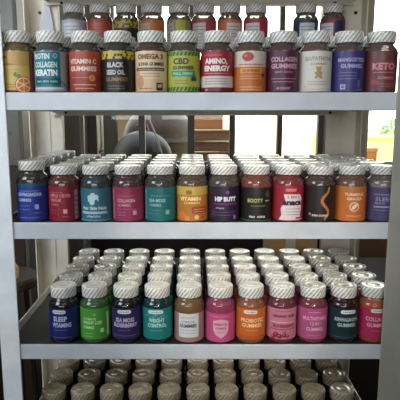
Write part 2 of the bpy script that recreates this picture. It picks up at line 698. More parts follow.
def bottle(label_txt, lab, loc, tint=(60, 45, 38), clear=.55, fill=(70, 30, 25), top=.088, group=None, rot=0, scale=1, rough=.35):
    tint = tuple(int(v * .75 + 150 * .25) for v in tint) if clear >= .5 else tint
    t = empty('supplement_bottle', loc)
    t.rotation_euler = (0, 0, rot)
    t.scale = (1, 1, scale)
    tag(t, label_txt, 'bottle', group)
    b = obj('bottle_body', body_bm(), clear_plastic(tint, clear), t, smooth=True)
    c = bpy.data.objects.new('cap', CAPME); C.objects.link(c); c.parent = t
    c.rotation_euler = (0, 0, random.uniform(0, 6))
    l = bpy.data.objects.new('paper_label', lab.build()); C.objects.link(l); l.parent = t
    g_ = obj('gummies', gummies_bm(top, random.random()), mat('gummy_candy', fill, rough, noise=.25, nscale=150), t, smooth=True)
    g_['kind'] = 'stuff'
    return t


_o = obj('cap', cap_bm(), [CAP, CAPTOP])
CAPME = _o.data
for p in CAPME.polygons:
    p.use_smooth = True
bpy.data.objects.remove(_o)


SHADECAPME = CAPME.copy()  # pale caps again, with the bottom shelf's shade mixed into their colour
SHADECAPME.materials[0] = cap_material((184, 168, 140), (110, 100, 86))
SHADECAPME.materials[1] = cap_top_material((172, 156, 128), (192, 176, 146))


def copy_bottle(src, loc, label_txt, group):
    o = src.copy(); C.objects.link(o)
    o.location = loc
    o['label'] = label_txt
    o['group'] = group
    for ch in src.children:
        c = ch.copy(); C.objects.link(c); c.parent = o
        if 'cap' in ch.name:
            c.rotation_euler = (0, 0, random.uniform(0, 6))
    return o


Wt = (232, 230, 222)
def hexes(l, u0, u1, v0, v1, rgb, s=4.4):
    rows = int((v1 - v0) / (s * .8)) + 1
    rnd = random.Random(3)
    for r in range(rows):
        v = v0 + r * s * .86
        n = int((u1 - u0) / s)
        for i in range(n):
            if rnd.random() < .55:
                u = u0 + (i + .5 * (r % 2) + .5) * s
                l.disc(u, min(v, v1), s * .48, rgb, n=6, a0=30, a1=390)
                l.lay -= 1
    l.lay += 1


def leaf(l, u, v, a, ln, w, rgb):
    ca, sa = math.cos(a), math.sin(a)
    pts = []
    for t, d in ((0, 0), (.3, .45), (.6, .5), (.85, .3), (1, 0), (.85, -.3), (.6, -.5), (.3, -.45)):
        x, y = t * ln, d * w
        pts.append((u + x * ca - y * sa, v + x * sa + y * ca))
    l.poly(pts, rgb)


LAB1 = []
# 1 yellow with an orange slice
l = Label((206, 172, 84), 2, 80)
l.rect(-78, 78, 52, 80, (196, 152, 72)); l.rect(-78, 78, 2, 5, (120, 60, 30))
leaf(l, -25, 67, .15, 13, 4, (70, 52, 84)); leaf(l, -20, 66, 2.6, 6, 3, (70, 52, 84))
l.text('sunshine c', -9, 53, 26, 4, (176, 96, 60)); l.lines(-26, 12, (44, 37), (186, 122, 70))
l.rect(-30, 8, 15, 16.2, (150, 96, 50)); l.rect(-30, 4, 10, 11.2, (150, 96, 50))
l.disc(19, 15, 16.5, (206, 92, 30)); l.disc(19, 15, 14.6, (246, 222, 178)); l.disc(19, 15, 13, (226, 118, 46))
for k in range(6):
    a = math.radians(30 + 60 * k); x, y = math.cos(a), math.sin(a)
    l.poly([(19 + 1.2 * y, 15 - 1.2 * x), (19 + 12.6 * x + .7 * y, 15 + 12.6 * y - .7 * x), (19 + 12.6 * x - .7 * y, 15 + 12.6 * y + .7 * x), (19 - 1.2 * y, 15 + 1.2 * x)], (246, 214, 160)); l.lay -= 1
l.lay += 1
leaf(l, 2, 30, 1.3, 10, 6, (84, 140, 44)); leaf(l, 3, 30, .35, 12, 6, (96, 150, 50))
l.rect(32, 78, 2, 80, (120, 56, 34))
LAB1.append((l, 'bottle with a yellow label showing an orange slice, leftmost, top shelf', (150, 120, 70), .55, (196, 120, 50)))
# 2 teal lettering panel with pale patterned sides
l = Label((150, 156, 156), 2, 80)
for k in range(60):
    l.disc(-50 + 100 * ((k * 37) % 60) / 60, 6 + 72 * ((k * 23) % 60) / 60, 1.5, (86, 100, 108), n=6); l.lay -= 1
l.lay += 1
l.rect(-31, 27, 11, 79, (0, 118, 134)); l.rect(-31, 27, 16, 28, (0, 84, 100)); l.rect(-34, 34, 6, 10, (196, 204, 204))
l.text('BIOTIN', -11, 65, 34, 10, (206, 224, 220), .03); l.text('COLLAGEN', -4, 49, 48, 10, (206, 224, 220), .03); l.text('KERATIN', -4, 33, 48, 11, (226, 238, 234), .04)
l.text('hair skin nails', -2, 20, 44, 4, (150, 206, 206)); l.disc(17, 71, 4.5, (200, 216, 214)); l.disc(17, 71, 3.4, (90, 110, 120))
LAB1.append((l, 'bottle with a teal label and three lines of white capitals, top shelf', (110, 110, 108), .6, (120, 80, 60)))
# 3 brick red
l = Label((178, 66, 48), 2, 80)
l.rect(-78, 78, 2, 34, (160, 50, 42))
l.text('VITAMIN C', -1, 56, 58, 8.5, (232, 206, 184), .03); l.text('GUMMIES', 0, 42, 58, 8.5, (232, 206, 184), .03)
l.lines(-30, 14, (28,), (206, 128, 92), 2); l.disc(18, 28, 7, (214, 118, 50)); l.disc(18, 28, 5.4, (236, 160, 84)); l.disc(18, 28, 4.2, (216, 112, 44))
l.lines(-22, 26, (14,), (220, 174, 120), 2.2); l.lines(-18, 22, (7,), (220, 174, 120), 1.8)
LAB1.append((l, 'bottle with a brick-red label and small orange disc, third from left, top shelf', (90, 72, 62), .5, (150, 60, 30)))
# 4 black with honeycomb
l = Label((26, 24, 24), 2, 80)
l.rect(-78, 78, 65, 80, (196, 172, 46)); hexes(l, -46, 46, 62, 78, (40, 36, 26), 6)
l.text('BLACK', -2, 49, 34, 9, (196, 196, 190), .03); l.text('SEED OIL', -2, 35, 38, 8.5, (196, 196, 190), .02); l.text('GUMMIES', 0, 22, 46, 7.5, (150, 104, 48), .02)
l.lines(-20, 18, (12,), (120, 112, 92), 1.3); l.lines(-20, 18, (7,), (120, 112, 92), 1.3)
LAB1.append((l, 'bottle with a black label topped by a yellow honeycomb band, top shelf', (70, 62, 56), .5, (50, 36, 28)))
# 5 cream
l = Label((226, 198, 152), 2, 80)
l.rect(-78, 78, 2, 26, (218, 180, 132)); l.disc(-22, 20, 9, (214, 140, 100), 14); l.disc(-27, 34, 5, (222, 160, 120), 8)
l.text('OMEGA 3', 0, 65, 56, 9, (134, 76, 44), .05); l.text('& DHA GUMMIES', 2, 52, 56, 6.5, (60, 40, 36), .03)
l.rect(-32, 32, 42, 48, (72, 44, 36)); l.lines(-28, 28, (44,), (214, 180, 140), 1.6); l.lines(-18, 20, (36, 31), (120, 84, 60), 1.1)
l.rect(12, 26, 4, 19, (62, 44, 40)); l.text('60', 19, 10, 9, 6, (226, 198, 152), .03); l.lines(-24, 4, (7,), (150, 70, 50), 1.4)
LAB1.append((l, 'bottle with a cream label and brown lettering, top shelf', (110, 80, 62), .55, (190, 100, 50)))
# 6 green-yellow
l = Label((176, 176, 52), 2, 80)
for v0, v1 in ((71, 79), (3, 11)):
    l.rect(-78, 78, v0, v1, (110, 160, 50))
    for k in range(13):
        u = -48 + k * 8
        l.poly([(u, v0), (u + 3.4, v0), (u + 7, v1), (u + 3.6, v1)], (44, 74, 40)); l.lay -= 1
    l.lay += 1
l.text('CBD', -6, 55, 32, 11, (40, 56, 26), .03); l.text('GUMMIES', -2, 45, 44, 6.5, (60, 72, 30), .03)
l.rect(-27, 24, 31, 42, (36, 150, 116)); l.text('FULL HEMP', -2, 34, 40, 5, (150, 220, 180), .02)
for k in range(7):
    leaf(l, 21, 24, math.radians(90 + (k - 3) * 34), 12 - abs(k - 3) * 1.5, 3, (38, 66, 34)); l.lay -= 1
l.lay += 1
l.lines(-20, 8, (22, 17), (90, 96, 36), 1.2)
LAB1.append((l, 'bottle with a lime-yellow label, green striped edges and a dark leaf, top shelf', (100, 86, 60), .5, (90, 70, 40)))
# 7 red and white
l = Label((168, 30, 44), 2, 80)
l.rect(-78, 78, 10, 32, (216, 204, 196)); l.rect(-78, 78, 2, 10, (120, 24, 34)); l.rect(-32, 10, 70, 74, (206, 60, 70))
l.text('AMINO,', -4, 56, 48, 9.5, (238, 226, 218), .04); l.text('ENERGY', -1, 42, 56, 9.5, (238, 226, 218), .05); l.lines(-28, 24, (36,), (226, 150, 146), 1.5)
l.lines(-28, 20, (26, 21, 16), (140, 110, 110), 1.3); l.text('60', -24, 3.5, 6, 4, (220, 200, 190))
LAB1.append((l, 'bottle with a red and white label reading large white capitals, top shelf', (110, 80, 72), .5, (150, 40, 50)))
# 8 white top, orange base with a red fruit
l = Label((214, 196, 178), 2, 80)
l.rect(-78, 78, 2, 50, (206, 104, 36)); l.disc(-8, 69, 12, (176, 54, 44), 9); l.disc(-12, 71, 4, (214, 100, 80), 3)
l.lines(-28, 26, (53,), (190, 70, 50), 2.4); l.rect(-24, 22, 38, 47, (226, 156, 56)); l.text('GUMMIES', -1, 40, 38, 5, (190, 74, 30), .03)
l.lines(-24, 20, (31, 26), (236, 176, 110), 1.4); l.disc(26, 34, 4.5, (88, 40, 90)); l.lines(-24, 22, (10, 5), (240, 190, 120), 1.4)
LAB1.append((l, 'bottle with a white and orange label and a round red fruit, top shelf', (140, 110, 90), .6, (200, 110, 50)))
# 9 plum
l = Label((86, 24, 58), 2, 80)
l.text('COLLAGEN', -1, 60, 58, 8.5, (206, 150, 172), .03); l.text('GUMMIES', -1, 47, 56, 8.5, (206, 150, 172), .03)
l.text('with biotin', -2, 38, 36, 4.5, (170, 110, 140)); l.lines(-28, 26, (26,), (186, 120, 150), 1.8); l.lines(-24, 20, (20,), (186, 120, 150), 1.8)
l.text('60 COUNT', -2, 6, 28, 4.5, (200, 150, 170))
LAB1.append((l, 'bottle with a deep plum label and pale pink capitals, top shelf', (110, 70, 72), .5, (90, 30, 50)))
# 10 white with gold bear
l = Label((214, 208, 194), 2, 80)
l.text('GLUTATHIONE', 0, 62, 58, 7, (140, 132, 116), .02); l.text('GUMMIES', 0, 53, 32, 4.5, (170, 150, 100), .01)
Gd = (184, 142, 66)
l.disc(0, 45.5, 5, Gd, 4.4); l.disc(-4.2, 49, 1.8, Gd); l.disc(4.2, 49, 1.8, Gd); l.disc(0, 36, 6, Gd, 7); l.disc(-5.2, 38, 2.2, Gd, 2.6); l.disc(5.2, 38, 2.2, Gd, 2.6); l.disc(-4.4, 29.5, 2.8, Gd); l.disc(4.4, 29.5, 2.8, Gd)
l.lines(-20, 20, (20, 15), (150, 142, 130), 1.3); l.rect(-28, -27, 10, 14, (160, 140, 90)); l.rect(-32, 32, 6, 6.8, (186, 160, 100))
LAB1.append((l, 'bottle with a cream-white label and a gold gummy shape, top shelf', (150, 120, 100), .6, (170, 110, 70)))
# 11 violet
l = Label((56, 50, 122), 2, 80)
l.text('MANGOSTEEN', 0, 60, 58, 7, (166, 160, 206), .03); l.text('GUMMIES', 0, 48, 46, 7, (166, 160, 206), .03)
l.lines(-26, 10, (38, 32, 26), (120, 114, 176), 1.3); l.rect(-22, -12, 6, 16, (176, 172, 214)); l.text('60', -17, 9, 6, 4.5, (56, 50, 122), .03); l.rect(12, 17, 10, 24, (110, 100, 140)); l.lines(8, 26, (5,), (150, 144, 190), 1.3)
LAB1.append((l, 'bottle with a violet-blue label, second from right, top shelf', (120, 96, 100), .55, (110, 60, 70)))
# 12 rosy brown
l = Label((112, 50, 52), 2, 80)
l.text('KETO', -3, 45, 46, 12, (222, 120, 128), .04); l.lines(-24, 22, (38,), (196, 110, 116), 2); l.text('GUMMIES', 2, 26, 34, 5, (200, 110, 110), .02)
for k in range(5):
    leaf(l, -20, 16, math.radians(20 + k * 32), 12, 5, (168, 54, 58)); l.lay -= 1
l.lay += 1
l.lines(-8, 22, (16, 11), (180, 96, 96), 1.4)
LAB1.append((l, 'bottle with a rosy brown label, right end of top shelf', (130, 96, 92), .55, (120, 60, 60)))

LAB2 = []


def mini60(l, u, v, rgb):
    l.rect(u - 4, u + 4, v, v + 9, rgb)


# 1 royal blue
l = Label((34, 54, 150), 2, 74)
l.rect(-78, 78, 68, 74, (28, 84, 110)); l.rect(-42, -33, 5, 70, (176, 182, 196)); l.lines(-41, -34, (12, 20, 28, 36, 44, 52, 60), (90, 96, 120), 2)
l.lines(-20, 22, (59,), (120, 150, 214), 1.6); l.text('ASHWAGANDHA', 1, 50, 52, 6.5, (176, 196, 234), .03); l.text('GUMMIES', -9, 40, 30, 5.5, (176, 196, 234), .02)
l.lines(-22, 2, (31, 24), (110, 136, 204), 1.4); mini60(l, 16, 25, (150, 174, 224)); l.lines(10, 24, (17,), (130, 150, 210), 1.3); l.lines(-22, 20, (8,), (110, 136, 204), 1.3)
LAB2.append((l, 'bottle with a royal blue label, left end of second shelf', (62, 54, 48), .5, (60, 30, 24)))
# 2 red
l = Label((146, 26, 42), 2, 74)
l.rect(29, 38, 6, 66, (150, 140, 150)); l.lines(30, 37, (12, 22, 32, 42, 52), (90, 60, 70), 3)
l.lines(-24, 4, (61,), (206, 100, 100), 1.5); l.text('APPLE CIDER', -3, 52, 46, 6.5, (226, 130, 130), .02); l.text('VINEGAR', -12, 43, 26, 6, (226, 130, 130), .02); l.text('GUMMIES', -14, 34, 20, 5, (206, 100, 100), .01)
l.rect(-6, -5.2, 10, 30, (200, 90, 96)); mini60(l, 8, 18, (226, 160, 160)); l.lines(-24, -10, (24, 18), (196, 80, 90), 1.3); l.lines(2, 14, (11,), (206, 120, 120), 1.3)
LAB2.append((l, 'bottle with a crimson label and pink capitals, second from left, second shelf', (120, 50, 44), .5, (150, 26, 34)))
# 3 teal blue with curly head of hair
l = Label((44, 108, 130), 2, 70)
for a, b_, r_ in ((-2, 50, 8), (-7, 46, 6), (4, 46, 6), (-9, 52, 5), (5, 53, 5), (-2, 57, 5), (-4, 40, 5)):
    l.disc(a, b_, r_, (190, 214, 218), r_ * .9); l.lay -= 1
l.lay += 1
l.disc(5, 43, 3.6, (60, 96, 116), 4.4)
l.text('Hair Skin Nails', 0, 26, 54, 6.5, (206, 222, 224), .02); l.rect(-30, 28, 17, 22, (168, 200, 206)); l.text('vitamins', -2, 10, 30, 5, (190, 214, 216), .01); l.rect(-40, 40, 2, 5, (90, 150, 160))
LAB2.append((l, 'bottle with a steel-teal label showing a pale curly head, second shelf', (54, 72, 74), .5, (40, 70, 80)))
# 4 raspberry pink
l = Label((158, 44, 84), 2, 72)
l.rect(-36, -30, 6, 68, (196, 120, 140)); l.lines(-35, -31, (12, 22, 32, 42, 52), (120, 50, 80), 3)
l.text('COLLAGEN', -1, 42, 38, 6.5, (226, 170, 180), .02); l.text('GUMMIES', -5, 33, 28, 5.5, (214, 140, 160), .01); l.lines(-20, 16, (54,), (200, 110, 140), 1.4); l.rect(-20, 20, 27, 27.7, (206, 120, 146)); mini60(l, 17, 15, (220, 150, 170)); l.lines(-20, -2, (20, 14), (206, 110, 146), 1.3)
LAB2.append((l, 'bottle with a raspberry pink label, fourth from left, second shelf', (96, 56, 58), .5, (120, 40, 50)))
# 5 deep teal
l = Label((22, 104, 106), 2, 72)
l.rect(-38, -31, 6, 68, (110, 150, 152)); l.lines(-37, -32, (12, 22, 32, 42, 52), (30, 80, 90), 3)
l.text('SEA MOSS', -5, 42, 36, 6.5, (140, 190, 188), .02); l.text('GUMMIES', -9, 33, 26, 5.5, (130, 180, 180), .01); l.lines(-20, 22, (54,), (90, 160, 160), 1.4); mini60(l, 17, 16, (120, 180, 176)); l.lines(-22, 0, (24, 17), (80, 150, 150), 1.3)
LAB2.append((l, 'bottle with a deep teal label and small pale capitals, fifth from left, second shelf', (70, 64, 56), .5, (50, 46, 40)))
# 6 yellow to orange
l = Label((182, 112, 34), 2, 74)
l.rect(-78, 78, 56, 74, (196, 160, 62)); l.disc(-6, 62, 7, (150, 96, 40), 5); l.text('VITAMIN', -4, 45, 46, 7.5, (240, 214, 140), .03); l.text('GUMMIES', 0, 38, 34, 4.5, (240, 200, 120), .01)
l.disc(-22, 14, 9, (214, 110, 36)); l.disc(-10, 8, 6, (222, 130, 50)); l.rect(0, 34, 18, 32, (170, 54, 34)); l.lines(4, 30, (26, 21), (236, 170, 110), 1.5); l.disc(10, 10, 5, (236, 190, 110)); l.disc(24, 10, 4, (190, 60, 40))
LAB2.append((l, 'bottle with a yellow and orange label, sixth from left, second shelf', (120, 96, 64), .6, (160, 110, 50)))
# 7 near-black violet
l = Label((42, 26, 50), 2, 74)
l.text('HIP BUTT', 2, 44, 46, 8.5, (222, 214, 226), .05); l.rect(-24, 28, 36, 40, (116, 40, 104)); l.text('shape', -10, 28, 18, 4, (170, 140, 190)); l.lines(-24, 22, (20, 14), (110, 84, 130), 1.3); l.rect(20, 25, 6, 14, (150, 110, 160)); l.disc(6, 62, 4, (120, 70, 130)); leaf(l, -28, 8, 1.3, 22, 8, (76, 40, 84))
LAB2.append((l, 'bottle with a near-black violet label and bold white capitals, second shelf', (110, 96, 84), .6, (90, 60, 50)))
# 8 black with gold lettering
l = Label((28, 28, 24), 2, 72)
l.rect(-78, 78, 2, 4, (60, 100, 70)); l.text('BOOTY', -5, 41, 32, 8, (196, 184, 84), .01); l.lines(17, 28, (43,), (196, 184, 84), 2.2); l.lines(-14, 18, (33,), (150, 140, 60), 1.5); l.text('FIRM   CURVE', 0, 9, 34, 4, (206, 206, 196), .03); l.disc(22, 58, 5, (60, 70, 54), 8)
LAB2.append((l, 'bottle with a black label and thin gold lettering, second shelf', (150, 70, 60), .5, (176, 30, 40)))
# 9 crimson with a white waisted panel
l = Label((160, 30, 48), 2, 76)
l.poly([(-24, 4), (28, 4), (24, 14), (27, 30), (27, 50), (22, 58), (-14, 58), (-10, 44), (-20, 28), (-18, 14)], (222, 200, 198))
l.text('2 EN 1', 6, 50, 26, 5, (120, 40, 60), .01); l.text('anaca', 5, 36, 42, 11, (60, 30, 66), .05); l.lines(-8, 24, (27, 21, 15), (150, 110, 120), 1.3); l.rect(12, 30, 6, 10, (176, 60, 80)); l.rect(-10, 12, 64, 70, (216, 110, 120))
LAB2.append((l, 'bottle with a crimson label and white panel with dark lettering, second shelf', (150, 50, 50), .5, (160, 26, 44)))
# 10 black with an orange flame curl
l = Label((34, 26, 24), 2, 76)
for k in range(14):
    a = k / 13
    u = 6 + 7 * math.sin(a * 8); v = 8 + a * 62
    l.disc(u, v, 2.2 + 1.2 * math.sin(a * 3.1), (196, 106, 48), 4); l.lay -= 1
l.lay += 1
l.disc(-26, 16, 3, (150, 140, 130)); l.text('BURN GUMMIES', -4, 12, 34, 4, (206, 190, 176), .03)
LAB2.append((l, 'bottle with a black label and an orange flame curl, second shelf', (90, 62, 52), .5, (60, 30, 24)))
# 11 orange
l = Label((206, 104, 34), 2, 74)
l.rect(-78, 78, 64, 74, (190, 112, 44)); l.text('TURMERIC', 0, 55, 42, 5.5, (246, 206, 160), .02); l.text('GINGER', 0, 46, 32, 5.5, (246, 206, 160), .02)
l.disc(0, 32, 10, (246, 214, 176)); l.disc(0, 32, 8.4, (212, 112, 44)); leaf(l, -6, 26, .8, 18, 7, (246, 214, 176)); l.lines(-16, 16, (12,), (240, 190, 130), 1.5); l.rect(28, 42, 22, 52, (196, 54, 34))
LAB2.append((l, 'bottle with a bright orange label and a white round emblem, second from right, second shelf', (150, 110, 84), .6, (190, 110, 60)))
# 12 dusky purple
l = Label((76, 64, 108), 2, 72)
l.lines(-26, 8, (56,), (150, 140, 180), 2.2); l.text('SLEEP', -6, 44, 34, 7.5, (160, 150, 190), .01); l.text('MULTI', -14, 37, 18, 4.5, (150, 140, 180)); l.rect(-26, 30, 30, 33, (170, 160, 196)); l.lines(-24, 10, (24,), (140, 130, 170), 1.3)
LAB2.append((l, 'bottle with a dusky purple label over pale gummies, right end of second shelf', (170, 150, 140), .7, (226, 214, 206)))

LAB3 = []


def tab(l, u=0, v=66, w=22, rgb=(214, 218, 214)):
    l.rect(u - w / 2, u + w / 2, v, v + 8, rgb); l.disc(u - w / 2, v + 4, 4, rgb); l.disc(u + w / 2, v + 4, 4, rgb)
    l.lines(u - w / 2, u + w / 2, (v + 3,), (120, 150, 140), 2)


def lab3(rgb):
    return Label(rgb, 10, 77)


l = lab3((30, 36, 112)); tab(l, -4)
l.text('SLEEP', -2, 50, 30, 10, (196, 206, 232), .02); l.text('VITAMINS', 1, 37, 42, 9, (196, 206, 232), .02); l.lines(-14, 12, (30,), (110, 120, 180), 1.2); l.lines(-20, 20, (14,), (110, 120, 180), 1.2)
LAB3.append((l, 'bottle with a navy label and slanting pale capitals, left end of third shelf', (34, 30, 34), .35, (26, 20, 24)))
l = lab3((66, 158, 46)); l.text('ULTIMATE', -8, 52, 30, 5, (180, 226, 150), .02); l.text('WEIGHT LOSS', -2, 43, 44, 6.5, (196, 236, 170), .02); l.text('GUMMIES', -10, 33, 26, 6, (190, 230, 160), .02)
mini60(l, 20, 24, (190, 230, 160)); l.lines(-22, 0, (22, 16), (140, 206, 110), 1.3); l.rect(32, 38, 16, 66, (206, 216, 196)); l.disc(4, 64, 3, (150, 200, 60))
LAB3.append((l, 'bottle with a bright green label, second from left, third shelf', (60, 110, 50), .5, (70, 130, 40)))
l = lab3((48, 34, 88)); tab(l, -1)
l.text('SEA MOSS', 0, 48, 42, 8.5, (196, 186, 214), .02); l.text('ELDERBERRY', 1, 37, 54, 8, (196, 186, 214), .02); l.lines(-16, 12, (29,), (120, 110, 160), 1.2); l.rect(-26, 26, 17, 19, (96, 80, 140))
LAB3.append((l, 'bottle with a dark indigo label and pale capitals, third from left, third shelf', (30, 26, 34), .35, (24, 18, 26)))
l = lab3((20, 122, 120)); tab(l, -2, 66, 26)
for k in range(9):
    l.disc(-26 + k * 6, 60 + 3 * math.sin(k * 2.1), 3, (60, 160, 156), 2.4); l.lay -= 1
l.lay += 1
l.text('WEIGHT', 0, 48, 34, 8, (170, 222, 216), .02); l.text('CONTROL', 1, 37, 42, 8, (170, 222, 216), .02); l.lines(-14, 12, (29,), (110, 190, 186), 1.2)
LAB3.append((l, 'bottle with a turquoise label and pale capitals, fourth from left, third shelf', (24, 60, 62), .4, (20, 50, 52)))
l = Label((158, 116, 110), 4, 66, -78, 78); l.rect(-24, 22, 14, 66, (206, 206, 208)); l.lines(-18, 14, (56,), (150, 160, 140), 2); l.text('COMPLETE', -3, 46, 28, 4.5, (140, 146, 150)); l.text('GUMMIES', -2, 36, 38, 7, (70, 80, 96), .03); l.lines(-18, 16, (29, 23), (150, 150, 156), 1.3)
LAB3.append((l, 'amber bottle with a white rectangular label panel, fifth from left, third shelf', (150, 110, 60), .6, (176, 120, 40)))
l = Label((198, 70, 122), 4, 66, -78, 78)
l.poly([(-17, 50), (0, 54), (17, 50), (17, 30), (12, 20), (0, 12), (-12, 20), (-17, 30)], (222, 160, 180)); l.text('PREBIOTIC', 0, 40, 28, 5, (150, 40, 90), .02); l.text('GUMMIES', 0, 32, 24, 4.5, (170, 60, 110), .01); l.lines(-8, 8, (25,), (180, 80, 120), 1.2); l.lines(-24, 20, (59,), (226, 140, 170), 1.4)
LAB3.append((l, 'bottle of pink gummies with a pale shield badge, sixth from left, third shelf', (196, 70, 120), .6, (206, 60, 110)))
l = lab3((206, 96, 28)); tab(l, -4)
l.text('PROBIOTIC', 1, 48, 52, 8, (246, 196, 140), .02); l.text('GUMMIES', 0, 37, 44, 8, (246, 196, 140), .02); l.lines(-14, 12, (29,), (240, 160, 90), 1.2); l.rect(-30, 30, 12, 18, (190, 78, 24))
LAB3.append((l, 'bottle with a plain orange label and a white tab, third shelf', (176, 96, 50), .5, (190, 84, 30)))
l = lab3((198, 116, 134)); l.lines(-20, 16, (70,), (120, 50, 70), 1.4); l.text('ORGANIC IRON', 1, 58, 50, 5.5, (110, 30, 50), .03); l.rect(-30, 28, 46, 48, (226, 160, 172)); l.text('ELDERBERRY', 2, 36, 50, 6.5, (150, 40, 66), .03); l.rect(-30, 30, 31, 33, (160, 50, 76))
for u, v, r_ in ((-16, 20, 6), (-8, 17, 5.5), (2, 19, 5), (-22, 15, 5), (9, 17, 4)):
    l.disc(u, v, r_, (150, 34, 56)); l.disc(u - 1.5, v + 1.5, 1.4, (226, 130, 146))
leaf(l, -2, 24, .4, 10, 4, (90, 110, 60))
LAB3.append((l, 'bottle with a dusty pink label and dark red berries, third shelf', (130, 40, 54), .5, (130, 24, 44)))
l = lab3((178, 76, 124)); l.lines(-14, 14, (68,), (220, 150, 186), 1.5); l.text('MULTIVITAMIN', 0, 52, 54, 7.5, (230, 160, 190), .01); l.text('12 IN 1', 2, 41, 24, 7, (230, 160, 190), .01); l.text('GUMMIES', 0, 29, 38, 7, (230, 160, 190), .01); l.lines(-16, 16, (18,), (214, 130, 170), 1.2)
LAB3.append((l, 'bottle with a mauve-pink label and three lines of pink capitals, third shelf', (150, 50, 70), .5, (130, 30, 56)))
l = lab3((18, 48, 54)); tab(l, 4, 66, 26)
l.text('ASHWAGANDHA', 1, 50, 54, 7.5, (170, 196, 196), .02); l.text('GUMMIES', 1, 38, 40, 7.5, (170, 196, 196), .02); l.rect(-28, 28, 14, 16, (50, 90, 96))
LAB3.append((l, 'bottle with a black-green label and grey capitals, second from right, third shelf', (54, 30, 28), .4, (50, 22, 20)))
l = lab3((190, 36, 88)); tab(l, 2, 68, 26)
l.text('COLLAGEN', 0, 50, 50, 8, (240, 160, 186), .02); l.text('GUMMIES', 0, 37, 44, 8, (240, 160, 186), .02); l.lines(-14, 14, (28,), (226, 110, 150), 1.2)
LAB3.append((l, 'bottle of orange gummies with a magenta label, right end of third shelf', (220, 120, 70), .65, (236, 104, 34)))

X1 = [-.3551, -.2886, -.2181, -.1520, -.0851, -.0186, .0485, .1154, .1812, .2473, .3138, .3795]
X2 = [-.3385, -.2722, -.2045, -.1375, -.0697, -.0026, .0645, .1325, .1999, .266, .3321, .3685]
X2[11] = .3985
X3 = [-.2831, -.2154, -.1467, -.0785, -.0091, .0592, .1261, .1937, .2613, .3280, .3946]
ORD = ['', 'second', 'third', 'fourth', 'fifth', 'sixth']
rowtint = ['royal blue', 'crimson']


def short(lab):
    # the colour phrase that marks a front bottle, used to place the ones behind it
    return lab


def fill_shelf(k, name, labs, xs, keys, rows, cleartop, dy=.070, y0=1.068):
    out = []
    for i, ((lb, txt, tint, clear, fill), x) in enumerate(zip(labs, xs)):
        sc = 1.09 if (k == 2 and i == 0) else (1.03 if k == 3 else 1)
        src = bottle(txt, lb, (x, y0 + (.0 if i % 3 else -.001), SH[k] + .0005), tint, clear, fill, cleartop, 'front row bottles on the %s shelf' % name,
                     rot=0, scale=sc)
        out.append(src)
        if k == 2:
            for ch in src.children:
                if ch.name.startswith('cap'):
                    ch.scale.z = .80; ch.location.z = .0975 * .20
        for r in range(1, rows):
            jx = random.uniform(-.0002, .0002) + (.0 if r < 4 else .0)
            copy_bottle(src, (x + jx, y0 + dy * r + random.uniform(-.0015, .0015), SH[k] + .0005),
                        '%s-row bottle behind the %s one, %s shelf' % (['', 'second', 'third', 'fourth', 'fifth', 'sixth'][r], keys[i], name),
                        'bottles behind the front row on the %s shelf' % name)
    return out


K1 = ['orange-slice', 'teal', 'brick-red', 'honeycomb', 'cream', 'lime-yellow', 'red-and-white', 'white-and-orange', 'plum', 'gold-gummy', 'violet-blue', 'rosy brown']
K2 = ['royal blue', 'crimson', 'curly-head', 'raspberry', 'deep teal', 'yellow-orange', 'dark violet', 'gold-lettered', 'white-panelled', 'flame-curl', 'bright orange', 'dusky purple']
K3 = ['navy', 'green', 'indigo', 'turquoise', 'amber', 'pink shield', 'orange', 'berry', 'mauve', 'black-green', 'magenta']
P1 = fill_shelf(1, 'top', LAB1, X1, K1, 6, .086)
P2 = fill_shelf(2, 'second', LAB2, X2, K2, 5, .086)
P3 = fill_shelf(3, 'third', LAB3, X3, K3, 5, .090)

# bottles stacked on the caps of the rearmost ones on the top shelf
ST = [(-.3008, 1, 'pale grey-labelled bottle leftmost of the upper layer stacked on the top shelf'),
      (-.2352, 2, 'red-labelled bottle stacked second from left in the upper layer'),
      (-.1696, 3, 'black and yellow-labelled bottle in the stacked upper layer'),
      (-.1040, 4, 'cream-labelled bottle with orange sides in the stacked upper layer'),
      (-.0359, 5, 'lime-yellow and grey-labelled bottle in the stacked upper layer'),
      (.0271, 6, 'white and red-labelled bottle in the stacked upper layer'),
      (.0927, 7, 'white and orange-labelled bottle in the stacked upper layer'),
      (.1583, 8, 'white and crimson-labelled bottle left of the window gap, stacked upper layer'),
      (.2845, 10, 'white and navy-labelled bottle right of the window gap, stacked upper layer'),
      (.3526, 11, 'red and navy-labelled bottle rightmost of the stacked upper layer')]
Lr = []
for k, (base, pan, side, pu) in enumerate([((176, 180, 186), (206, 208, 210), (120, 112, 140), 0), ((176, 66, 44), (186, 84, 60), (160, 50, 40), 0), ((32, 30, 26), (60, 56, 52), (190, 160, 50), -16),
                                           ((206, 110, 50), (196, 170, 140), (206, 96, 40), -22), ((150, 140, 110), (176, 168, 150), (190, 186, 40), -30), ((186, 60, 60), (204, 190, 184), (190, 60, 70), -14),
                                           ((214, 110, 60), (216, 196, 184), (226, 120, 60), 12), ((190, 50, 70), (214, 204, 204), (196, 40, 60), -12), ((52, 62, 100), (206, 208, 214), (40, 48, 90), 0), ((160, 50, 50), (206, 206, 214), (50, 56, 96), -24)]):
    l = Label(base, 3, 78)
    if k == 2:
        l.rect(-78, 78, 58, 78, (186, 160, 50)); hexes(l, -46, 46, 56, 76, (40, 36, 26), 6)
    l.rect(pu - 22, pu + 18, 6, 70 if k != 2 else 54, pan)
    l.lines(pu - 19, pu + 15, (60 if k != 2 else 48, 52 if k != 2 else 44, 42, 34, 26, 18, 10), tuple(int(v * .55) for v in pan), 1.8)
    if k in (5, 7, 9, 4):
        l.rect(pu + 22, pu + 48, 4, 76, side)
    if k == 9:
        l.rect(-60, -48, 4, 76, side)
    Lr.append(l)
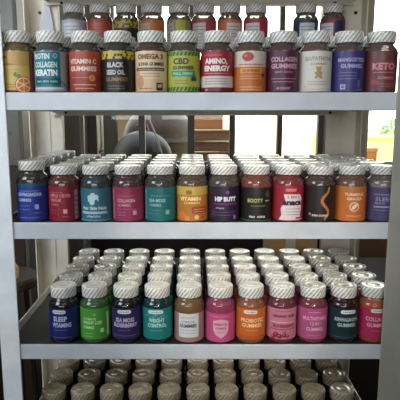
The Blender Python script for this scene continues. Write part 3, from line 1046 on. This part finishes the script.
for k, (x, pi, txt) in enumerate(ST):
    lb = LAB1[pi]
    t = bottle(txt, Lr[k], (x * 1.038, 1.40, SH[1] + .1203), (196, 186, 170), .8, [(180, 176, 170), (220, 110, 60), (120, 96, 60), (226, 124, 40), (150, 140, 120), (200, 160, 150), (230, 130, 80), (200, 120, 110), (90, 90, 120), (190, 80, 70)][k], .09,
               'bottles stacked on top of the rear bottles on the top shelf')

# bottom shelf: darker jars seen from above
dark_labs = []
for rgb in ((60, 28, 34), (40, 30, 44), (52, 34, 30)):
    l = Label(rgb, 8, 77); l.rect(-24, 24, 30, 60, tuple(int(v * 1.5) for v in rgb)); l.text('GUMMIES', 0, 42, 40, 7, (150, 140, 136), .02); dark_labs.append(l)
protos = []
X4 = [-.3245 + .0671 * i for i in range(11)]
pos = ['at the left end', 'second from left', 'third from left', 'fourth from left', 'fifth from left', 'midway', 'fifth from right', 'fourth from right', 'third from right', 'second from right', 'at the right end']
rn = ['front', 'second', 'third', 'fourth', 'fifth']
for r in range(5):
    for i in range(11):
        x = X4[i]
        loc = (x + random.uniform(-.0003, .0003), 1.102 + .070 * r, SH[4] + .0005)
        txt = 'bottle with shade-tinted cap %s in the %s row, bottom shelf' % (pos[i], rn[r])
        grp = 'bottles with shade-tinted caps on the bottom shelf'
        if len(protos) < 3:
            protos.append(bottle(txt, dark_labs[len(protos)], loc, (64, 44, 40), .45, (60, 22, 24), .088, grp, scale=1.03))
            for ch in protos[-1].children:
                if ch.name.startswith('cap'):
                    ch.data = SHADECAPME
        else:
            copy_bottle(protos[(i + r) % 3], loc, txt, grp)

# ------------------------------------------------------------ things beyond the rack
# carton and low dark cabinet between rack and windows
CARD = mat('corrugated_card', (206, 164, 112), .8, noise=.12, nscale=12)
t = empty('low_cabinet', (0, 2.04, 0))
tag(t, 'low dark cabinet standing behind the rack under the carton', 'cabinet')
bm = bmesh.new(); box(bm, -.36, .95, -.25, .35, 0, .74, bev=.004); obj('cabinet_body', bm, mat('black_laminate', (30, 27, 26), .5, noise=.1), t)
bm = bmesh.new(); box(bm, -.37, .97, -.27, .37, .741, .765, bev=.004); obj('countertop', bm, mat('dark_counter', (34, 30, 28), .85, spec=.15, noise=.2), t)
for x in (-.355, .085, .5):
    bm = bmesh.new(); box(bm, x, x + .44, -.268, -.252, .06, .72, bev=.003); d = obj('door', bm, mat('black_laminate_door', (36, 32, 30), .45), t)
    bm = bmesh.new(); tube(bm, [(x + .40, -.282, .45), (x + .40, -.282, .6)], .005); obj('handle', bm, DARK, d)

t = empty('cardboard_carton', (.36, 1.86, .7665))
tag(t, 'brown cardboard carton with a white paper strip, behind the third shelf', 'carton')
bm = bmesh.new(); box(bm, -.082, .09, -.06, .12, 0, .26, bev=.002); obj('carton_body', bm, CARD, t)
bm = bmesh.new(); box(bm, -.025, .010, -.0625, -.0605, .0, .26); c = obj('paper_strip', bm, mat('white_paper', (222, 216, 200), .7), t)
bm = bmesh.new(); box(bm, -.081, .089, -.0602, -.06, .255, .2565); obj('flap_seam', bm, DARK, t)

# tall brown cabinet to the left, with a small tan box on its ledge
t = empty('tall_cabinet', (-.98, 2.3, 0))
tag(t, 'tall cabinet with brown lower and grey upper panels, seen left behind the rack', 'cabinet')
bm = bmesh.new(); box(bm, -.22, .20, 0, .4, 0, 1.22, bev=.004); obj('lower_panel', bm, mat('brown_wood', (70, 52, 40), .55, noise=.35, nscale=7), t)
bm = bmesh.new(); box(bm, -.22, .20, .02, .4, 1.222, 1.96, bev=.004); obj('upper_panel', bm, mat('grey_enamel', (128, 124, 114), .3, noise=.1), t)
bm = bmesh.new(); box(bm, .204, .222, -.01, .4, 0, 1.96, bev=.003); obj('edge_trim', bm, mat('grey_trim', (104, 100, 90), .5), t)
# steel uprights standing behind the left rear post
for x, y, w, rgb, lab in ((-.43, 1.66, .026, (188, 176, 150), 'beige upright post just right of the rack\'s rear left post'), (-.385, 1.78, .016, (96, 92, 84), 'slim grey upright behind the beige post')):
    t = empty('upright_post', (x, y, 0))
    tag(t, lab, 'post')
    bm = bmesh.new(); box(bm, -w / 2, w / 2, -.012, .012, .012, 2.0, bev=.003); obj('upright', bm, mat('post_paint', rgb, .4, noise=.08), t)
    bm = bmesh.new(); box(bm, -.014, .014, -.03, .03, 0, .012, bev=.002); obj('foot_plate', bm, DARK, t)
# small tan box at left below
t = empty('shoe_box', (-.72, 1.95, 0))

# tan box standing on a stool left of the rack
bpy.data.objects.remove(t)
t = empty('stool', (-.615, 1.60, 0))
tag(t, 'dark stool beside the rack carrying a small tan carton', 'stool')
bm = bmesh.new(); lathe(bm, [(0, .90), (.10, .90), (.105, .91), (.105, .925), (.10, .935), (0, .935)], 28); obj('seat', bm, mat('brown_wood', (70, 52, 40), .55), t)
for a in range(4):
    q = PI / 4 + a * PI / 2
    bm = bmesh.new(); tube(bm, [(.07 * math.cos(q), .07 * math.sin(q), .899), (.11 * math.cos(q), .11 * math.sin(q), 0.003)], .009); obj('leg', bm, DARK, t)
bm = bmesh.new(); box(bm, -.03, .03, -.05, .05, 0, .045, bev=.008)
o = obj('small_carton', bm, CARD, loc=(-.600, 1.585, .9365)); o.rotation_euler.z = .5
tag(o, 'small tan carton seen past the left edge of the third shelf', 'carton')

# outside: two kettle grills, a stand with stacked wicker baskets, a grey cabinet, a fence and shrubs
def grill(name, loc, r, zc, rgb, label, squash=.85):
    t = empty(name, loc)
    tag(t, label, 'grill', 'dark domed grills outside the window')
    m = mat('glossy_enamel', rgb, .5, spec=.15)
    bm = bmesh.new(); lathe(bm, [(r * 1.02, zc - .01), (r * 1.02, zc)] + [(r * math.cos(a * PI / 24), zc + squash * r * math.sin(a * PI / 24)) for a in range(0, 12)] + [(0, zc + squash * r)], 40); d = obj('lid', bm, m, t, smooth=True)
    bm = bmesh.new(); tube(bm, [(-.05, 0, zc + squash * r - .004), (-.04, 0, zc + squash * r + .04), (.04, 0, zc + squash * r + .04), (.05, 0, zc + squash * r - .004)], .009); obj('handle', bm, DARK, d)
    bm = bmesh.new(); lathe(bm, [(0, zc - .7 * r)] + [(r * math.cos(a * PI / 24), zc - .012 - .65 * r * math.sin(a * PI / 24)) for a in range(11, -1, -1)], 40); obj('bowl', bm, m, t, smooth=True)
    for k in range(3):
        q = PI / 2 + k * 2 * PI / 3
        bm = bmesh.new(); tube(bm, [(r * .55 * math.cos(q), r * .55 * math.sin(q), zc - .55 * r), (r * .95 * math.cos(q), r * .95 * math.sin(q), 0)], .014); obj('leg', bm, DARK, t)
    return t


GZ = -.05
grill('kettle_grill', (-.43, 4.35, GZ), .25, 1.145, (20, 19, 18), 'smaller black domed grill in front of the larger one, beyond the window', .9)
grill('kettle_grill', (-.34, 5.15, GZ), .36, 1.25, (46, 35, 27), 'larger brown domed grill beyond the window, behind the black one', 1.0)
t = empty('barrel', (-.60, 4.0, GZ))
bpy.data.objects.remove(t)
bm = bmesh.new(); tube(bm, [(-.40, 4.05, 1.62), (-.36, 4.02, 1.46), (-.28, 4.0, 1.27), (-.215, 4.0, 1.05), (-.2, 4.02, GZ + .01)], .006)
tag(obj('power_cord', bm, mat('pale_cord', (120, 112, 96), .5)), 'thin cord hanging down in front of the dark domes', 'cord')
t = empty('grey_cabinet', (-1.13, 4.62, GZ))
tag(t, 'pale grey enamel cabinet beyond the window, left of the dark domes', 'cabinet')
bm = bmesh.new(); box(bm, -.35, .28, 0, .5, 1.16, 1.62, bev=.05); obj('cabinet_top', bm, mat('pale_enamel', (128, 124, 108), .45, noise=.08), t)
bm = bmesh.new(); box(bm, -.35, .28, .02, .5, 0, 1.158, bev=.005); obj('cabinet_base', bm, mat('brown_wood', (70, 52, 40), .55, noise=.35, nscale=7), t)
t = empty('dark_column', (-.76, 4.75, GZ))
tag(t, 'dark upright column between the grey cabinet and the domes', 'column')
bm = bmesh.new(); box(bm, -.06, .06, -.05, .05, .02, 2.6, bev=.01); obj('shaft', bm, DARK, t)
bm = bmesh.new(); box(bm, -.1, .1, -.09, .09, 0, .02); obj('foot_plate', bm, DARK, t)

t = empty('display_table', (.17, 4.35, GZ))
tag(t, 'wooden table beyond the window carrying the stacked wicker baskets', 'table')
WD = mat('weathered_wood', (120, 92, 62), .7, noise=.25, nscale=9)
bm = bmesh.new(); box(bm, -.28, .28, -.22, .22, 1.09, 1.12, bev=.004); obj('table_top', bm, WD, t)
for x in (-.24, .24):
    for y in (-.18, .18):
        bm = bmesh.new(); box(bm, x - .02, x + .02, y - .02, y + .02, 0, 1.089, bev=.003); obj('leg', bm, WD, t)


def wicker(rgb):
    m = bpy.data.materials.new('wicker')
    m.use_nodes = True
    n = m.node_tree
    b = n.nodes['Principled BSDF']; b.inputs['Roughness'].default_value = .75
    t_ = n.nodes.new('ShaderNodeTexCoord'); br = n.nodes.new('ShaderNodeTexBrick')
    br.inputs['Scale'].default_value = 28; br.inputs['Mortar Size'].default_value = .03
    mp = n.nodes.new('ShaderNodeMapping'); mp.inputs['Rotation'].default_value = (PI / 2, 0, 0)
    n.links.new(t_.outputs['Object'], mp.inputs[0]); n.links.new(mp.outputs[0], br.inputs['Vector'])
    br.inputs['Color1'].default_value = lin(rgb); br.inputs['Color2'].default_value = lin(tuple(v * .75 for v in rgb)); br.inputs['Mortar'].default_value = lin((60, 42, 30))
    n.links.new(br.outputs['Color'], b.inputs['Base Color'])
    bp = n.nodes.new('ShaderNodeBump'); bp.inputs['Distance'].default_value = .004
    n.links.new(br.outputs['Fac'], bp.inputs['Height']); n.links.new(bp.outputs[0], b.inputs['Normal'])
    return m


z = GZ + 1.121
for i, (w, h, dx, ry, rgb, lab) in enumerate(((.17, .085, -.01, .12, (128, 92, 66), 'bottom brown wicker basket of the stack beyond the window'), (.165, .085, .012, -.1, (146, 104, 76), 'second brown wicker basket from the bottom of the stack'),
                                              (.16, .09, -.012, .16, (150, 106, 76), 'third brown wicker basket, under the plain box'), )):
    t = empty('wicker_basket', (.15 + dx, 4.35, z)); t.rotation_euler.z = ry
    tag(t, lab, 'basket', 'wicker baskets stacked beyond the window')
    bm = bmesh.new()
    box(bm, -w * .92, w * .92, -w * .7, w * .7, 0, .006)
    for s in (-1, 1):
        box(bm, s * w * .95 - .006, s * w * .95 + .006, -w * .75, w * .75, .004, h - .012)
        box(bm, -w * .95, w * .95, s * w * .73 - .006, s * w * .73 + .006, .004, h - .012)
    obj('basket_wall', bm, wicker(rgb), t)
    bm = bmesh.new(); tube(bm, [(-w, -w * .77, h - .006), (w, -w * .77, h - .006), (w, w * .77, h - .006), (-w, w * .77, h - .006), (-w, -w * .77, h - .006)], .006); obj('rim', bm, mat('pale_cane', (196, 176, 146), .6), t)
    z += h + .001
t = empty('storage_box', (.135, 4.35, z))
tag(t, 'plain orange-brown box on top of the stacked baskets', 'box')
bm = bmesh.new(); box(bm, -.13, .11, -.1, .1, 0, .17, bev=.004); obj('box_body', bm, mat('brown_card', (176, 120, 78), .8, noise=.1), t)
bm = bmesh.new(); box(bm, -.134, .114, -.104, .104, .171, .185, bev=.002); obj('lid', bm, mat('brown_card_lid', (160, 106, 68), .8), t)

# tall pale fence boards and posts far outside, and a shrub row
bm = bmesh.new()
for x in range(-3, 4):
    pass
bm.free()
for i, x in enumerate((.55, .95, 1.35, 1.9)):
    t = empty('fence_post', (x, 8.5, GZ))
    tag(t, ['leftmost', 'second', 'third', 'rightmost'][i] + ' of the sunlit wooden posts outside the window', 'post', 'sunlit wooden posts outside')
    bm = bmesh.new(); box(bm, -.06, .06, -.06, .06, 0, 2.5, bev=.01); obj('shaft', bm, mat('sunlit_wood', (232, 214, 168), .8, noise=.1), t)
    bm = bmesh.new(); box(bm, -.08, .08, -.08, .08, 2.501, 2.54, bev=.01); obj('post_cap', bm, mat('sunlit_wood', (232, 214, 168), .8, noise=.1), t)


def shrub(loc, r, seed, label, rgb):
    rnd = random.Random(seed)
    t = empty('shrub', loc)
    tag(t, label, 'shrub', 'shrubs beyond the garden wall')
    bm = bmesh.new()
    for k in range(1400):
        d = Vector((rnd.gauss(0, 1), rnd.gauss(0, 1), rnd.gauss(0, 1))).normalized() * r * rnd.uniform(.75, 1.05)
        d.z = d.z * .85 + r
        u = Vector((rnd.gauss(0, 1), rnd.gauss(0, 1), rnd.gauss(0, 1))).normalized()
        w = u.orthogonal().normalized()
        s = r * .09
        bm.faces.new([bm.verts.new(d + p) for p in (u * s, w * s * .5, -u * s, -w * s * .5)])
    obj('foliage', bm, mat('leaf_green', rgb, .6, noise=.3, nscale=3), t)
    bm = bmesh.new(); tube(bm, [(0, 0, 0), (0.02, 0, r * .6), (0, .02, r * 1.3)], r * .05); obj('stem', bm, mat('bark', (84, 66, 48), .8), t)


shrub((4.45, 12, GZ), .56, 1, 'smaller green shrub outside the right-hand window', (120, 140, 90))
shrub((6.7, 16, GZ), .85, 2, 'larger green shrub outside the right-hand window', (130, 150, 100))

# orange crates stacked by the pillar at the right
z = 0
for i in range(7):
    t = empty('plastic_crate', (1.30, 3.9, GZ + z))
    tag(t, 'orange crate outside the right-hand window, %s of its stack' % ['lowest', 'second from the bottom', 'third from the bottom', 'in the middle', 'third from the top', 'second from the top', 'topmost'][i], 'crate', 'orange crates outside the right-hand window')
    rgb = (206, 112, 60) if i % 2 else (216, 150, 84)
    bm = bmesh.new()
    box(bm, -.07, .05, -.15, .15, 0, .15, bev=.006); obj('crate_body', bm, mat('orange_plastic', rgb, .5), t)
    bm = bmesh.new(); box(bm, -.075, .055, -.155, .155, .151, .18, bev=.004); obj('crate_rim', bm, mat('orange_plastic_rim', tuple(min(255, v + 24) for v in rgb), .5), t)
    z += .1805
